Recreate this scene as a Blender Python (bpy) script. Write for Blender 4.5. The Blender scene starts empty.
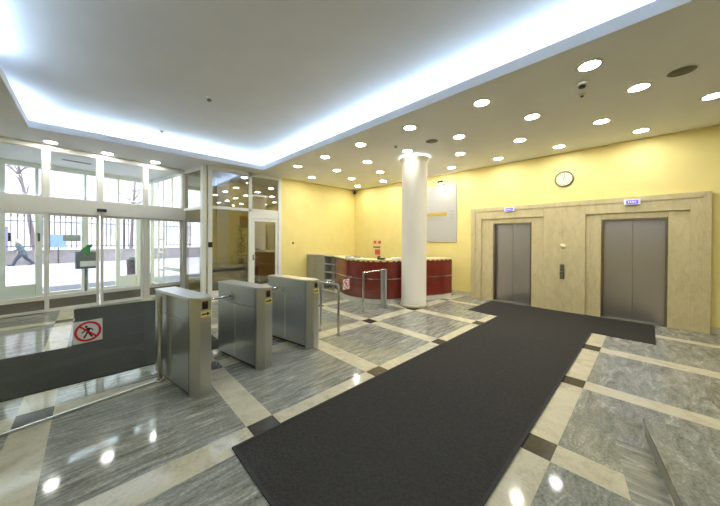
import bpy, bmesh, math, random
from mathutils import Vector, Matrix
random.seed(7)
PI = math.pi
SC = bpy.context.scene
COL = SC.collection

# ------------------------------------------------------------------ helpers
def lin(c):
    c = c / 255.0
    return c / 12.92 if c <= 0.04045 else ((c + 0.055) / 1.055) ** 2.4
def rgb(r, g, b): return (lin(r), lin(g), lin(b), 1.0)

MATS = {}
def mat(name, col, rough=0.5, metal=0.0, noise=0.0, scale=8.0, stretch=(1, 1, 1), bump=0.0, spec=0.5,
        emit=None, estr=0.0, coat=0.0):
    m = bpy.data.materials.new(name); m.use_nodes = True
    nt = m.node_tree; b = nt.nodes['Principled BSDF']
    b.inputs['Base Color'].default_value = col
    b.inputs['Roughness'].default_value = rough
    b.inputs['Metallic'].default_value = metal
    b.inputs['Specular IOR Level'].default_value = spec
    b.inputs['Coat Weight'].default_value = coat
    if emit:
        b.inputs['Emission Color'].default_value = emit
        b.inputs['Emission Strength'].default_value = estr
    if noise > 0 or bump > 0:
        tc = nt.nodes.new('ShaderNodeTexCoord'); mp = nt.nodes.new('ShaderNodeMapping')
        mp.inputs['Scale'].default_value = stretch
        n = nt.nodes.new('ShaderNodeTexNoise'); n.inputs['Scale'].default_value = scale
        n.inputs['Detail'].default_value = 6
        nt.links.new(tc.outputs['Object'], mp.inputs['Vector']); nt.links.new(mp.outputs['Vector'], n.inputs['Vector'])
        if noise > 0:
            r = nt.nodes.new('ShaderNodeValToRGB')
            r.color_ramp.elements[0].position = 0.3; r.color_ramp.elements[1].position = 0.7
            r.color_ramp.elements[0].color = tuple(max(0, c * (1 - noise)) for c in col[:3]) + (1,)
            r.color_ramp.elements[1].color = tuple(min(1, c * (1 + noise)) for c in col[:3]) + (1,)
            nt.links.new(n.outputs['Fac'], r.inputs['Fac']); nt.links.new(r.outputs['Color'], b.inputs['Base Color'])
        if bump > 0:
            bp = nt.nodes.new('ShaderNodeBump'); bp.inputs['Strength'].default_value = bump
            bp.inputs['Distance'].default_value = 0.01
            nt.links.new(n.outputs['Fac'], bp.inputs['Height']); nt.links.new(bp.outputs['Normal'], b.inputs['Normal'])
    MATS[name] = m
    return m

def emitter(name, col, strength):
    m = bpy.data.materials.new(name); m.use_nodes = True
    nt = m.node_tree; nt.nodes.clear()
    e = nt.nodes.new('ShaderNodeEmission'); o = nt.nodes.new('ShaderNodeOutputMaterial')
    e.inputs['Color'].default_value = col; e.inputs['Strength'].default_value = strength
    nt.links.new(e.outputs[0], o.inputs[0]); return m

def glass(name, tint, refl):
    m = bpy.data.materials.new(name); m.use_nodes = True
    nt = m.node_tree; nt.nodes.clear()
    t = nt.nodes.new('ShaderNodeBsdfTransparent'); g = nt.nodes.new('ShaderNodeBsdfGlossy')
    t.inputs['Color'].default_value = tint; g.inputs['Roughness'].default_value = 0.0
    lw = nt.nodes.new('ShaderNodeLayerWeight'); pw = nt.nodes.new('ShaderNodeMath'); pw.operation = 'POWER'; pw.inputs[1].default_value = 5
    ad = nt.nodes.new('ShaderNodeMath'); ad.operation = 'MULTIPLY_ADD'; ad.use_clamp = True
    ad.inputs[1].default_value = 0.85; ad.inputs[2].default_value = refl
    nt.links.new(lw.outputs['Facing'], pw.inputs[0]); nt.links.new(pw.outputs[0], ad.inputs[0])
    mx = nt.nodes.new('ShaderNodeMixShader'); o = nt.nodes.new('ShaderNodeOutputMaterial')
    nt.links.new(ad.outputs[0], mx.inputs[0])
    nt.links.new(t.outputs[0], mx.inputs[1]); nt.links.new(g.outputs[0], mx.inputs[2])
    nt.links.new(mx.outputs[0], o.inputs[0]); return m

def stone(name, ramp, scale, stretch, rough=0.15, distort=1.2, rot=0.0, vein=0.5, bump=0.0):
    """Polished stone: stretched noise streaks broken by a second noise."""
    m = bpy.data.materials.new(name); m.use_nodes = True
    nt = m.node_tree; b = nt.nodes['Principled BSDF']; b.inputs['Roughness'].default_value = rough
    tc = nt.nodes.new('ShaderNodeTexCoord'); mp = nt.nodes.new('ShaderNodeMapping')
    mp.inputs['Scale'].default_value = stretch; mp.inputs['Rotation'].default_value = (0, 0, rot)
    n1 = nt.nodes.new('ShaderNodeTexNoise'); n1.inputs['Scale'].default_value = scale; n1.inputs['Detail'].default_value = 8
    n1.inputs['Roughness'].default_value = 0.62; n1.inputs['Distortion'].default_value = distort
    n2 = nt.nodes.new('ShaderNodeTexNoise'); n2.inputs['Scale'].default_value = 42; n2.inputs['Detail'].default_value = 5
    mx = nt.nodes.new('ShaderNodeMix'); mx.data_type = 'FLOAT'; mx.inputs[0].default_value = 1 - vein
    r = nt.nodes.new('ShaderNodeValToRGB'); r.color_ramp.elements.remove(r.color_ramp.elements[0])
    r.color_ramp.elements[0].position = ramp[0][0]; r.color_ramp.elements[0].color = ramp[0][1]
    for p, c in ramp[1:]:
        e = r.color_ramp.elements.new(p); e.color = c
    mp2 = nt.nodes.new('ShaderNodeMapping'); mp2.inputs['Rotation'].default_value = (0, 0, rot)
    mp2.inputs['Scale'].default_value = tuple(max(0.35, min(1.6, math.sqrt(q))) for q in stretch)
    b.inputs['Specular IOR Level'].default_value = 0.34
    nt.links.new(tc.outputs['Object'], mp2.inputs['Vector'])
    nt.links.new(tc.outputs['Object'], mp.inputs['Vector']); nt.links.new(mp.outputs['Vector'], n1.inputs['Vector'])
    nt.links.new(mp2.outputs['Vector'], n2.inputs['Vector'])
    nt.links.new(n1.outputs['Fac'], mx.inputs[2]); nt.links.new(n2.outputs['Fac'], mx.inputs[3])
    nt.links.new(mx.outputs[0], r.inputs['Fac']); nt.links.new(r.outputs['Color'], b.inputs['Base Color'])
    return m

class MB:
    """Collects shapes into one mesh."""
    def __init__(s): s.v = []; s.f = []; s.m = []; s.sm = []
    def add(s, vs, fs, mi=0, smooth=False):
        o = len(s.v); s.v += [tuple(v) for v in vs]
        for f in fs: s.f.append([i + o for i in f]); s.m.append(mi); s.sm.append(smooth)
        return s
    def box(s, x0, x1, y0, y1, z0, z1, mi=0):
        vs = [(x, y, z) for z in (z0, z1) for y in (y0, y1) for x in (x0, x1)]
        return s.add(vs, [(0, 2, 3, 1), (4, 5, 7, 6), (0, 1, 5, 4), (2, 6, 7, 3), (0, 4, 6, 2), (1, 3, 7, 5)], mi)
    def prism(s, pts, z0, z1, mi=0, smooth=False):
        n = len(pts); vs = [(x, y, z0) for x, y in pts] + [(x, y, z1) for x, y in pts]
        s.add(vs, [tuple(reversed(range(n))), tuple(range(n, 2 * n))], mi)
        s.add(vs, [(i, (i + 1) % n, n + (i + 1) % n, n + i) for i in range(n)], mi, smooth); return s
    def poly3(s, pts, d, mi=0):
        """flat polygon given in 3D, thickened by vector d"""
        d = Vector(d); n = len(pts); vs = [Vector(p) for p in pts] + [Vector(p) + d for p in pts]
        return s.add(vs, [tuple(range(n)), tuple(reversed(range(n, 2 * n)))] + [(i, n + i, n + (i + 1) % n, (i + 1) % n) for i in range(n)], mi)
    def lathe(s, prof, c=(0, 0, 0), seg=32, mi=0, axis='z', smooth=True):
        vs = []; n = len(prof)
        for k in range(seg):
            a = 2 * PI * k / seg
            for r, h in prof:
                p = (r * math.cos(a), r * math.sin(a), h)
                if axis == 'y': p = (p[0], p[2], p[1])
                if axis == 'x': p = (p[2], p[0], p[1])
                vs.append((p[0] + c[0], p[1] + c[1], p[2] + c[2]))
        fs = []
        for k in range(seg):
            k2 = (k + 1) % seg
            for i in range(n - 1): fs.append((k * n + i, k2 * n + i, k2 * n + i + 1, k * n + i + 1))
        s.add(vs, fs, mi, smooth)
        for i, rev in ((0, True), (n - 1, False)) if prof[0] != prof[-1] else ():
            if prof[i][0] > 1e-5:
                ring = [k * n + i for k in range(seg)]
                s.add(vs, [tuple(reversed(ring)) if rev else tuple(ring)], mi)
        return s
    def tube(s, path, r, seg=10, mi=0, r1=None, closed=False):
        P = [Vector(p) for p in path]; n = len(P); vs = []
        up = None
        for i, p in enumerate(P):
            a = P[i - 1] if i > 0 else P[0]; b = P[i + 1] if i < n - 1 else P[-1]
            t = (b - a).normalized()
            if up is None:
                up = Vector((0, 0, 1)) if abs(t.z) < 0.9 else Vector((1, 0, 0))
            u = (up - t * up.dot(t)).normalized(); w = t.cross(u); up = u
            rr = r if r1 is None else r + (r1 - r) * i / (n - 1)
            for k in range(seg):
                q = 2 * PI * k / seg; vs.append(p + (u * math.cos(q) + w * math.sin(q)) * rr)
        fs = [(i * seg + k, i * seg + (k + 1) % seg, (i + 1) * seg + (k + 1) % seg, (i + 1) * seg + k) for i in range(n - 1) for k in range(seg)]
        s.add(vs, fs, mi, True)
        s.add(vs, [tuple(reversed(range(seg))), tuple(range((n - 1) * seg, n * seg))], mi); return s
    def ball(s, c, r, mi=0, sz=1.0, seg=16):
        h = seg // 2
        return s.lathe([(max(r * math.sin(PI * i / h), 1e-6), -r * sz * math.cos(PI * i / h)) for i in range(h + 1)], c, seg, mi)
    def build(s, name, mats, parent=None, loc=None, rotz=0.0, bevel=0.0):
        me = bpy.data.meshes.new(name); me.from_pydata(s.v, [], s.f)
        if not isinstance(mats, (list, tuple)): mats = [mats]
        for m in mats: me.materials.append(m)
        for p, mi, sm in zip(me.polygons, s.m, s.sm): p.material_index = mi; p.use_smooth = sm
        bm = bmesh.new(); bm.from_mesh(me); bmesh.ops.recalc_face_normals(bm, faces=bm.faces); bm.to_mesh(me); bm.free()
        me.update()
        o = bpy.data.objects.new(name, me); COL.objects.link(o)
        if parent: o.parent = parent
        if loc is not None: o.location = loc
        o.rotation_euler = (0, 0, rotz)
        if bevel:
            b = o.modifiers.new('bevel', 'BEVEL'); b.width = bevel; b.segments = 2; b.limit_method = 'ANGLE'; b.angle_limit = 0.6
        return o

def tag(o, label=None, cat=None, group=None, kind=None):
    if label: o['label'] = label
    if cat: o['category'] = cat
    if group: o['group'] = group
    if kind: o['kind'] = kind
    return o
def empty(name, loc, rotz, label, cat, group=None, kind=None):
    o = bpy.data.objects.new(name, None); COL.objects.link(o); o.location = loc; o.rotation_euler = (0, 0, rotz)
    o.empty_display_size = 0.1
    return tag(o, label, cat, group, kind)
def struct(o): o['kind'] = 'structure'; return o
def copy_tree(o, parent=None):
    c = o.copy(); COL.objects.link(c)
    if parent: c.parent = parent
    for ch in list(o.children): copy_tree(ch, c)
    return c

# the entrance front, the gates and the barriers stand turned 10.3 degrees to the lift wall
RZ = math.radians(10.3)
def T(n, a, z=0.0):     # n: out from the entrance front into the hall, a: along the front
    return Vector((n * math.cos(RZ) - a * math.sin(RZ), n * math.sin(RZ) + a * math.cos(RZ), z))
def T2(n, a): v = T(n, a); return (v.x, v.y)

# ------------------------------------------------------------------ materials
M_yellow = mat('yellow_paint', rgb(239, 222, 144), 0.55, noise=0.03, scale=3, bump=0.02)
M_ceil = mat('ceiling_paint', rgb(236, 238, 246), 0.6, noise=0.02, scale=2)
M_ceil_up = mat('ceiling_paint_upper', rgb(236, 236, 242), 0.6, noise=0.02, scale=2)
M_white = mat('white_paint', rgb(222, 222, 214), 0.45, noise=0.02, scale=4)
M_column = mat('column_paint', rgb(206, 201, 184), 0.45, noise=0.02, scale=3)
M_frame = mat('white_aluminium', rgb(234, 236, 230), 0.35, noise=0.02, scale=5)
M_kick = mat('grey_kick_metal', rgb(128, 126, 116), 0.4, 0.3, noise=0.08, scale=20, stretch=(1, 1, 8))
M_glass = glass('door_glass', (0.96, 0.985, 0.985, 1), 0.05)
M_glass_part = glass('partition_glass', (0.82, 0.82, 0.80, 1), 0.26)
M_glass_bar = glass('barrier_glass', (0.975, 0.99, 0.98, 1), 0.02)
M_steel = mat('brushed_steel', rgb(188, 194, 202), 0.33, 1.0, noise=0.05, scale=14, stretch=(1, 1, 30))
M_steel_top = mat('brushed_steel_top', rgb(214, 216, 218), 0.32, 1.0, noise=0.04, scale=14, stretch=(1, 20, 1))
M_chrome = mat('polished_steel', rgb(205, 205, 205), 0.12, 1.0, noise=0.02)
M_darksteel = mat('dark_steel', rgb(70, 70, 70), 0.4, 0.8, noise=0.05)
M_lift = mat('lift_door_steel', rgb(198, 194, 200), 0.30, 1.0, noise=0.05, scale=16, stretch=(20, 1, 0.6))
M_liftframe = mat('lift_frame_steel', rgb(150, 142, 128), 0.3, 1.0, noise=0.04)
M_black = mat('black_plastic', rgb(22, 22, 24), 0.35, noise=0.05)
M_red = mat('sign_red', rgb(205, 28, 36), 0.45, noise=0.03)
M_signw = mat('sign_white', rgb(238, 236, 236), 0.45, noise=0.01)
M_stickY = mat('sticker_cream', rgb(240, 226, 140), 0.5, noise=0.02)
M_mat = mat('carpet_charcoal', rgb(60, 58, 54), 0.95, noise=0.22, scale=60, bump=0.6, spec=0.1)
M_mat2 = mat('carpet_grey_green', rgb(56, 57, 52), 0.95, noise=0.2, scale=40, bump=0.6, spec=0.1)
M_mahog = mat('mahogany_panel', rgb(122, 40, 32), 0.22, noise=0.12, scale=5, stretch=(1, 1, 6), coat=0.3)
M_cream = mat('cream_counter', rgb(232, 218, 170), 0.3, noise=0.03)
M_grey = mat('grey_laminate', rgb(168, 166, 152), 0.45, noise=0.03)
M_greyin = mat('grey_laminate_inside', rgb(120, 120, 114), 0.5, noise=0.03)
M_marble = stone('beige_travertine', [(0.25, rgb(182, 167, 122)), (0.5, rgb(204, 190, 146)), (0.75, rgb(218, 206, 166))], 5.0, (2.2, 1, 0.8), 0.28, 0.8, vein=0.68)
M_cream_st = stone('cream_marble', [(0.30, rgb(168, 160, 136)), (0.5, rgb(206, 199, 172)), (0.75, rgb(222, 216, 192))], 3.5, (1, 1, 1), 0.10, 1.5, vein=0.7)
M_dark_st = stone('dark_marble', [(0.3, rgb(42, 40, 36)), (0.6, rgb(66, 62, 54)), (0.8, rgb(92, 84, 70))], 6, (1, 1, 1), 0.14, 1.0)
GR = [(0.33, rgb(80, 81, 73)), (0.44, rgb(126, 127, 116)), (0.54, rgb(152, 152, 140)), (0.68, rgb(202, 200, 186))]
M_granite = stone('grey_streaked_granite', GR, 3.6, (6.5, 0.9, 1), 0.07, 0.7, vein=0.7)
M_granite2 = stone('grey_swirled_granite', GR, 2.6, (3.2, 1.0, 1), 0.07, 1.3, rot=0.25, vein=0.62)
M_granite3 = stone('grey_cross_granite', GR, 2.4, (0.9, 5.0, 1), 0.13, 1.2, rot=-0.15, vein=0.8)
M_snow = mat('snow', rgb(226, 226, 232), 0.8, noise=0.03, scale=1.5)
M_slush = mat('slush_pavement', rgb(178, 172, 184), 0.7, noise=0.16, scale=0.9, stretch=(1, 0.25, 1))
M_iron = mat('black_iron', rgb(48, 43, 58), 0.5, noise=0.05)
M_stone = mat('pale_wall_stone', rgb(146, 137, 141), 0.85, noise=0.16, scale=2.2)
M_lampD = emitter('downlight_glow', (1.0, 0.97, 0.915, 1), 106)
M_led = emitter('cove_led', (0.60, 0.81, 1.0, 1), 44)
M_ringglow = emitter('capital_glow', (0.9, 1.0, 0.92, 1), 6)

# ------------------------------------------------------------------ setting: floor
XC = [-12.6, -11.6, -11.35, -9.8, -9.55, -7.95, -7.7, -5.65, -5.4, -3.93, -3.68, -2.37, -2.12, -0.70, -0.485, 3.6]
YC = [-4.2, -3.33, -3.1, -1.9, -1.67, -0.48, -0.245, 0.955, 1.19, 2.395, 2.63, 3.84, 4.06, 5.275, 5.52, 6.77, 6.95, 7.85]
def isb(v): return v in (0,)
bands_x = {(-11.6, -11.35), (-9.8, -9.55), (-7.95, -7.7), (-5.65, -5.4), (-3.93, -3.68), (-2.37, -2.12), (-0.70, -0.485)}
bands_y = {(-3.33, -3.1), (-1.9, -1.67), (-0.48, -0.245), (0.955, 1.19), (2.395, 2.63), (3.84, 4.06), (5.275, 5.52), (6.77, 6.95)}
fb = MB()
for i in range(len(XC) - 1):
    for j in range(len(YC) - 1):
        bx = (XC[i], XC[i + 1]) in bands_x; by = (YC[j], YC[j + 1]) in bands_y
        x0, x1, y0, y1 = XC[i], XC[i + 1], YC[j], YC[j + 1]
        right = XC[i] >= -0.5
        if bx and by: mi = 2
        elif bx or by: mi = 1
        else: mi = 3 if right else 0
        fb.add([(x0, y0, 0), (x1, y0, 0), (x1, y1, 0), (x0, y1, 0)], [(0, 1, 2, 3)], mi)
fb.box(-12.6, 3.6, -4.2, 7.85, -0.2, -0.004, 0)
me_floor = fb.build('floor', [M_granite, M_cream_st, M_dark_st, M_granite2])
struct(me_floor)
bm = bmesh.new(); bm.from_mesh(me_floor.data)
pn = T(1, 0)
bmesh.ops.bisect_plane(bm, geom=bm.verts[:] + bm.edges[:] + bm.faces[:], plane_co=T(-11.7, 0), plane_no=pn, clear_inner=True)
bm.to_mesh(me_floor.data); bm.free()
# border strip of cross-grained granite in front of the plinth, set flush into the floor
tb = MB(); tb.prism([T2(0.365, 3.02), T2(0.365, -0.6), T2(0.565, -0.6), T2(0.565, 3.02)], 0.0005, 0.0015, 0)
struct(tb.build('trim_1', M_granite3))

# ------------------------------------------------------------------ setting: ceilings
H = 3.6
cb = MB()
lp = [(-7.8, -4.2), (-7.8, 8.0), (-10.9, 8.0), T2(-9.3, 3.7), T2(-11.65, 3.7), T2(-11.65, -2.2)]
cb.prism(lp, H, 3.73, 0)
cb.box(-7.8, 3.6, -4.2, -0.8, H, 3.73, 0)
cb.box(-7.8, 3.6, 3.6, 8.0, H, 3.73, 0)
cb.box(2.6, 3.6, -0.8, 3.6, H, 3.73, 0)
cb.box(-8.25, 3.05, -1.25, 4.05, 3.97, 4.05, 1)
cb.box(-8.30, -8.25, -1.30, 4.10, 3.73, 4.05, 1); cb.box(3.05, 3.10, -1.30, 4.10, 3.73, 4.05, 1)
cb.box(-8.25, 3.05, -1.30, -1.25, 3.73, 4.05, 1); cb.box(-8.25, 3.05, 4.05, 4.10, 3.73, 4.05, 1)
CEIL = struct(cb.build('ceiling', [M_ceil, M_ceil_up]))
lb = MB()
lb.box(-8.0, 2.8, 3.74, 3.78, 3.735, 3.752); lb.box(-8.0, -6.9, -0.98, -0.94, 3.735, 3.752); lb.box(-5.7, 2.8, -0.98, -0.94, 3.735, 3.752)
lb.box(-8.0, -7.96, -0.94, 3.74, 3.735, 3.752); lb.box(2.76, 2.8, -0.94, 3.74, 3.735, 3.752)
led = lb.build('cove_light_strip', M_led, CEIL)

# ------------------------------------------------------------------ setting: walls
def wall(name, b, mats): return struct(b.build(name, mats))
E1 = (-2.885, -1.985, 2.045); E2 = (-0.70, 0.245, 2.05)
b = MB()
b.box(-8.6, E1[0], 7.75, 8.0, 0, H, 0); b.box(E1[1], E2[0], 7.75, 8.0, 0, H, 0); b.box(E2[1], 3.75, 7.75, 8.0, 0, H, 0)
b.box(E1[0], E1[1], 7.75, 8.0, E1[2], H, 0); b.box(E2[0], E2[1], 7.75, 8.0, E2[2], H, 0)
wall('wall_back', b, M_yellow)
b = MB(); b.box(-8.55, -8.35, 4.47, 7.75, 0, H, 0); wall('wall_left', b, M_yellow)
b = MB(); b.box(3.6, 3.75, -4.35, 7.75, 0, H, 0); wall('wall_right', b, M_yellow)
b = MB(); b.box(-11.4, 3.6, -4.35, -4.2, 0, H, 0); wall('wall_front', b, M_yellow)
# side room behind the partition
b = MB(); A0 = 4.28
b.prism([T2(-9.3, A0), T2(-9.15, A0), T2(-9.15, 7.7), T2(-9.3, 7.7)], 0, H, 0)
b.prism([T2(-9.3, 3.66), T2(-9.15, 3.66), T2(-9.15, A0), T2(-9.3, A0)], 2.2, H, 0)
b.prism([T2(-9.3, 3.66), T2(-9.15, 3.66), T2(-9.15, A0), T2(-9.3, A0)], 0, 0.42, 0)
b.box(-10.7, -8.55, 5.6, 5.75, 0, H, 0)
wall('wall_side', b, M_yellow)
# marble around the lifts: border, face, recessed frames
def ring(b, x0, x1, z1, X0, X1, Z1, y0, y1, mi=0):   # block minus opening (open at the floor)
    b.box(X0, x0, y0, y1, 0, Z1, mi); b.box(x1, X1, y0, y1, 0, Z1, mi); b.box(x0, x1, y0, y1, z1, Z1, mi)
F1 = (-3.19, -1.73, 2.165); F2 = (-0.955, 0.505, 2.165)
b = MB()
ring(b, F1[0], F1[1], F1[2], -3.35, -1.36, 2.37, 7.675, 7.75); ring(b, F2[0], F2[1], F2[2], -1.36, 0.66, 2.37, 7.675, 7.75)
b.box(-3.465, -3.35, 7.662, 7.75, 0, 2.47); b.box(0.66, 0.745, 7.662, 7.75, 0, 2.47); b.box(-3.35, 0.66, 7.662, 7.75, 2.37, 2.47)
for F, E in ((F1, E1), (F2, E2)): ring(b, E[0], E[1], E[2], F[0], F[1], F[2], 7.71, 7.75)
struct(b.build('trim_2', M_marble, bevel=0.004))
b = MB(); b.box(-8.35, -3.47, 7.73, 7.75, 0, 0.12); b.box(0.75, 3.6, 7.73, 7.75, 0, 0.12); struct(b.build('baseboard_back', M_cream_st))
b = MB(); b.box(-8.35, -8.33, 4.5, 7.73, 0, 0.12); struct(b.build('baseboard_left', M_cream_st))
# column
b = MB(); b.lathe([(0.31, 0.0), (0.31, 0.05), (0.30, 0.055), (0.30, 3.44), (0.315, 3.48), (0.345, 3.53), (0.36, 3.56)], seg=48)
cl = struct(b.build('column', M_column, loc=(-3.985, 5.68, 0)))
tag(cl, 'round white column in front of the reception desk')
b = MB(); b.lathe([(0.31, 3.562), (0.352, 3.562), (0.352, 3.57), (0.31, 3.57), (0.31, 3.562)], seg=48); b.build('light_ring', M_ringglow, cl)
b = MB(); b.lathe([(0.312, 0), (0.33, 0), (0.33, 0.06), (0.312, 0.07), (0.312, 0)], seg=48); b.build('column_base', M_cream_st, cl)

# ------------------------------------------------------------------ lifts
def lift(E, label):
    cx = (E[0] + E[1]) / 2; w = (E[1] - E[0]) / 2; h = E[2]
    r = empty('elevator', (cx, 7.80, 0), 0, label, 'elevator')
    for s in (-1, 1):
        b = MB(); x0, x1 = sorted((s * 0.002, s * (w - 0.035))); b.box(x0, x1, 0.03, 0.07, 0.015, h - 0.03)
        d = b.build('door_leaf', M_lift, r, bevel=0.003)
    b = MB(); ring(b, -w + 0.035, w - 0.035, h - 0.03, -w + 0.002, w - 0.002, h - 0.002, -0.085, 0.075); b.build('door_frame', M_liftframe, r)
    b = MB(); b.box(-w + 0.002, w - 0.002, -0.10, 0.075, 0.001, 0.014)
    for k in range(3): b.box(-w + 0.02, w - 0.02, -0.07 + k * 0.03, -0.06 + k * 0.03, 0.014, 0.016)
    b.build('door_sill', M_kick, r)
    b = MB(); b.box(-w - 0.05, w + 0.05, 0.10, 0.19, 0, h + .1); b.build('shaft_back', M_black, r)
    return r
lift(E1, 'left elevator with closed steel doors, nearer the white column')
lift(E2, 'right elevator with closed steel doors, below the wider floor display')
M_disp = mat('display_blue', rgb(60, 50, 190), 0.3, noise=0.02, emit=rgb(86, 70, 240), estr=1.6)
M_glyph = emitter('display_glyph', rgb(190, 185, 255), 2.2)
for x, yy, lab in ((-2.47, 2.385, 'small blue lit floor display above the left elevator'), (-0.237, 2.365, 'small blue lit floor display above the right elevator')):
    r = empty('floor_display', (x, 7.662, yy), 0, lab, 'elevator display', 'floor displays over the elevators')
    b = MB(); b.box(-0.12, 0.12, -0.03, 0.0, -0.055, 0.055); b.build('case', M_signw, r, bevel=0.004)
    b = MB(); b.box(-0.085, 0.085, -0.034, -0.03, -0.035, 0.035); sc = b.build('screen', M_disp, r)
    b = MB()
    for k in range(4): b.box(-0.06 + k * 0.032, -0.042 + k * 0.032, -0.036, -0.034, -0.015, 0.015)
    b.build('lit_segments', M_glyph, sc)
M_lowplate = mat('lower_plate_steel', rgb(112, 106, 98), 0.35, 0.8, noise=0.03)
r = empty('call_button_panel', (-1.362, 7.675, 0.9), 0, 'slim steel call button panel on the marble between the elevators', 'button panel')
b = MB(); b.box(-0.045, 0.045, -0.012, 0, 0.0, 0.165); b.build('upper_plate', M_liftframe, r, bevel=0.003)
b = MB(); b.box(-0.045, 0.045, -0.012, 0, -0.165, -0.012); b.build('lower_plate', M_lowplate, r, bevel=0.003)
for z in (-0.06, -0.115, 0.09):
    b = MB(); b.lathe([(0.016, -0.02), (0.016, -0.012)], (0, 0, z), 16, axis='y'); b.build('button', M_chrome, r)
b = MB(); b.lathe([(0.052, 0.0), (0.052, -0.014), (0.04, -0.028), (0.0, -0.032)], seg=24, axis='y')
tag(b.build('wall_sensor', M_cream, loc=(-1.354, 7.675, 1.48)), 'small round cream disc on the marble above the call button panel', 'wall sensor')

# clock
r = empty('wall_clock', (-1.352, 7.75, 3.0), 0, 'round white wall clock on the yellow wall above the elevators', 'clock')
b = MB(); b.lathe([(0.175, 0.0), (0.175, -0.035), (0.165, -0.045), (0.152, -0.04), (0.152, -0.02)], seg=48, axis='y'); b.build('case', mat('clock_rim', rgb(120, 112, 90), 0.35, 0.3, noise=0.02), r)
b = MB(); b.lathe([(0.154, -0.022), (0.154, -0.026)], seg=48, axis='y'); face = b.build('dial', mat('dial_white', rgb(238, 228, 196), 0.5, noise=0.01), r)
for k in range(12):
    b = MB(); a = k * PI / 6; ca, sa = math.cos(a), math.sin(a); r0, r1, w = 0.118, 0.140, 0.004 if k % 3 else 0.007
    pts = [(sa * r0 - ca * w, -0.029, ca * r0 + sa * w), (sa * r0 + ca * w, -0.029, ca * r0 - sa * w), (sa * r1 + ca * w, -0.029, ca * r1 - sa * w), (sa * r1 - ca * w, -0.029, ca * r1 + sa * w)]
    b.poly3(pts, (0, 0.003, 0)); b.build('hour_mark', M_darksteel, face)
def hand(name, ang, ln, w, y):
    b = MB(); c, s_ = math.cos(ang), math.sin(ang)
    P = [(-w, -0.02), (w, -0.02), (w * 0.6, ln), (-w * 0.6, ln)]
    b.poly3([(x * c + z * s_, y, -x * s_ + z * c) for x, z in P], (0, 0.003, 0)); return b.build(name, M_black, r)
hand('hour_hand', 0.05, 0.075, 0.008, -0.034); hand('minute_hand', 0.12, 0.115, 0.005, -0.038)

# ------------------------------------------------------------------ wall board with picture lamp
r = empty('wall_board', (-4.54, 7.75, 1.545), 0, 'large pale directory board with gold plate on the yellow wall behind the column', 'notice board')
bw = 0.61
M_board = mat('board_pale', rgb(184, 184, 176), 0.4, noise=0.02)
b = MB(); b.box(-bw, bw, -0.03, 0, 0, 1.73); b.build('panel', M_board, r, bevel=0.004)
b = MB(); b.box(-0.5, 0.31, -0.036, -0.03, 0.80, 0.90); b.build('gold_plate', mat('gold', rgb(206, 172, 84), 0.4, 0.5, noise=0.03), r)
b = MB()
for z, x0, x1 in ((0.72, -0.4, 0.1), (0.66, -0.45, 0.2), (0.90, 0.40, 0.56), (0.80, 0.40, 0.56), (0.70, 0.40, 0.56)): b.box(x0, x1, -0.033, -0.03, z, z + 0.022)
b.build('text_lines', M_grey, r)
b = MB(); b.tube([(0.2, -0.015, 1.70), (0.2, -0.08, 1.80), (0.2, -0.17, 1.84), (0.2, -0.24, 1.80)], 0.012); b.tube([(0.12, -0.25, 1.78), (0.28, -0.25, 1.78)], 0.035, 14)
lm = b.build('picture_lamp', M_darksteel, r)
b = MB(); b.box(0.13, 0.27, -0.25, -0.22, 1.735, 1.743); b.build('lamp_glow', emitter('picture_lamp_glow', (1, 0.97, 0.9, 1), 160), lm)

# notices on the back wall behind the desk
M_pap = mat('notice_paper', rgb(240, 214, 150), 0.6, noise=0.02)
M_redp = mat('notice_red', rgb(205, 96, 88), 0.6, noise=0.03)
r = empty('notice', (-7.1, 7.75, 1.3), 0, 'pinned notice with red squares on the yellow wall above the desk', 'notice')
b = MB(); b.box(-0.26, 0.26, -0.006, 0, -0.3, 0.34); b.build('sheet', M_pap, r)
for x0, x1, z0, z1 in ((-0.17, -0.03, 0.15, 0.26), (0.05, 0.2, 0.15, 0.26), (-0.1, 0.16, -0.26, -0.06)):
    b = MB(); b.box(x0, x1, -0.009, -0.006, z0, z1); b.build('red_square', M_redp, r)
b = MB()
for k in range(6): b.box(-0.18 + k * 0.06, -0.14 + k * 0.06, -0.009, -0.006, -0.02 + 0.01 * (k % 2), 0.05)
b.build('black_lettering', M_black, r)

# corner camera
r = empty('security_camera', (-8.22, 7.62, 3.5), 0, 'small black camera high in the corner of the yellow walls', 'camera')
b = MB(); b.tube([(-0.06, 0.06, 0.1), (-0.06, 0.06, 0.02), (0, 0, 0)], 0.015); b.build('bracket', M_darksteel, r)
b = MB(); b.tube([(-0.04, 0.04, 0.02), (0.12, -0.12, -0.06)], 0.06, 16); b.build('body', M_black, r)
b = MB(); b.lathe([(0.035, 0.0), (0.035, 0.012), (0.022, 0.03), (0, 0.034)], (-8.35, 4.92, 1.473), 20, axis='x')
tag(b.build('wall_button', M_darksteel), 'small dark round button on the yellow wall right of the glass door', 'wall button')

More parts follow.
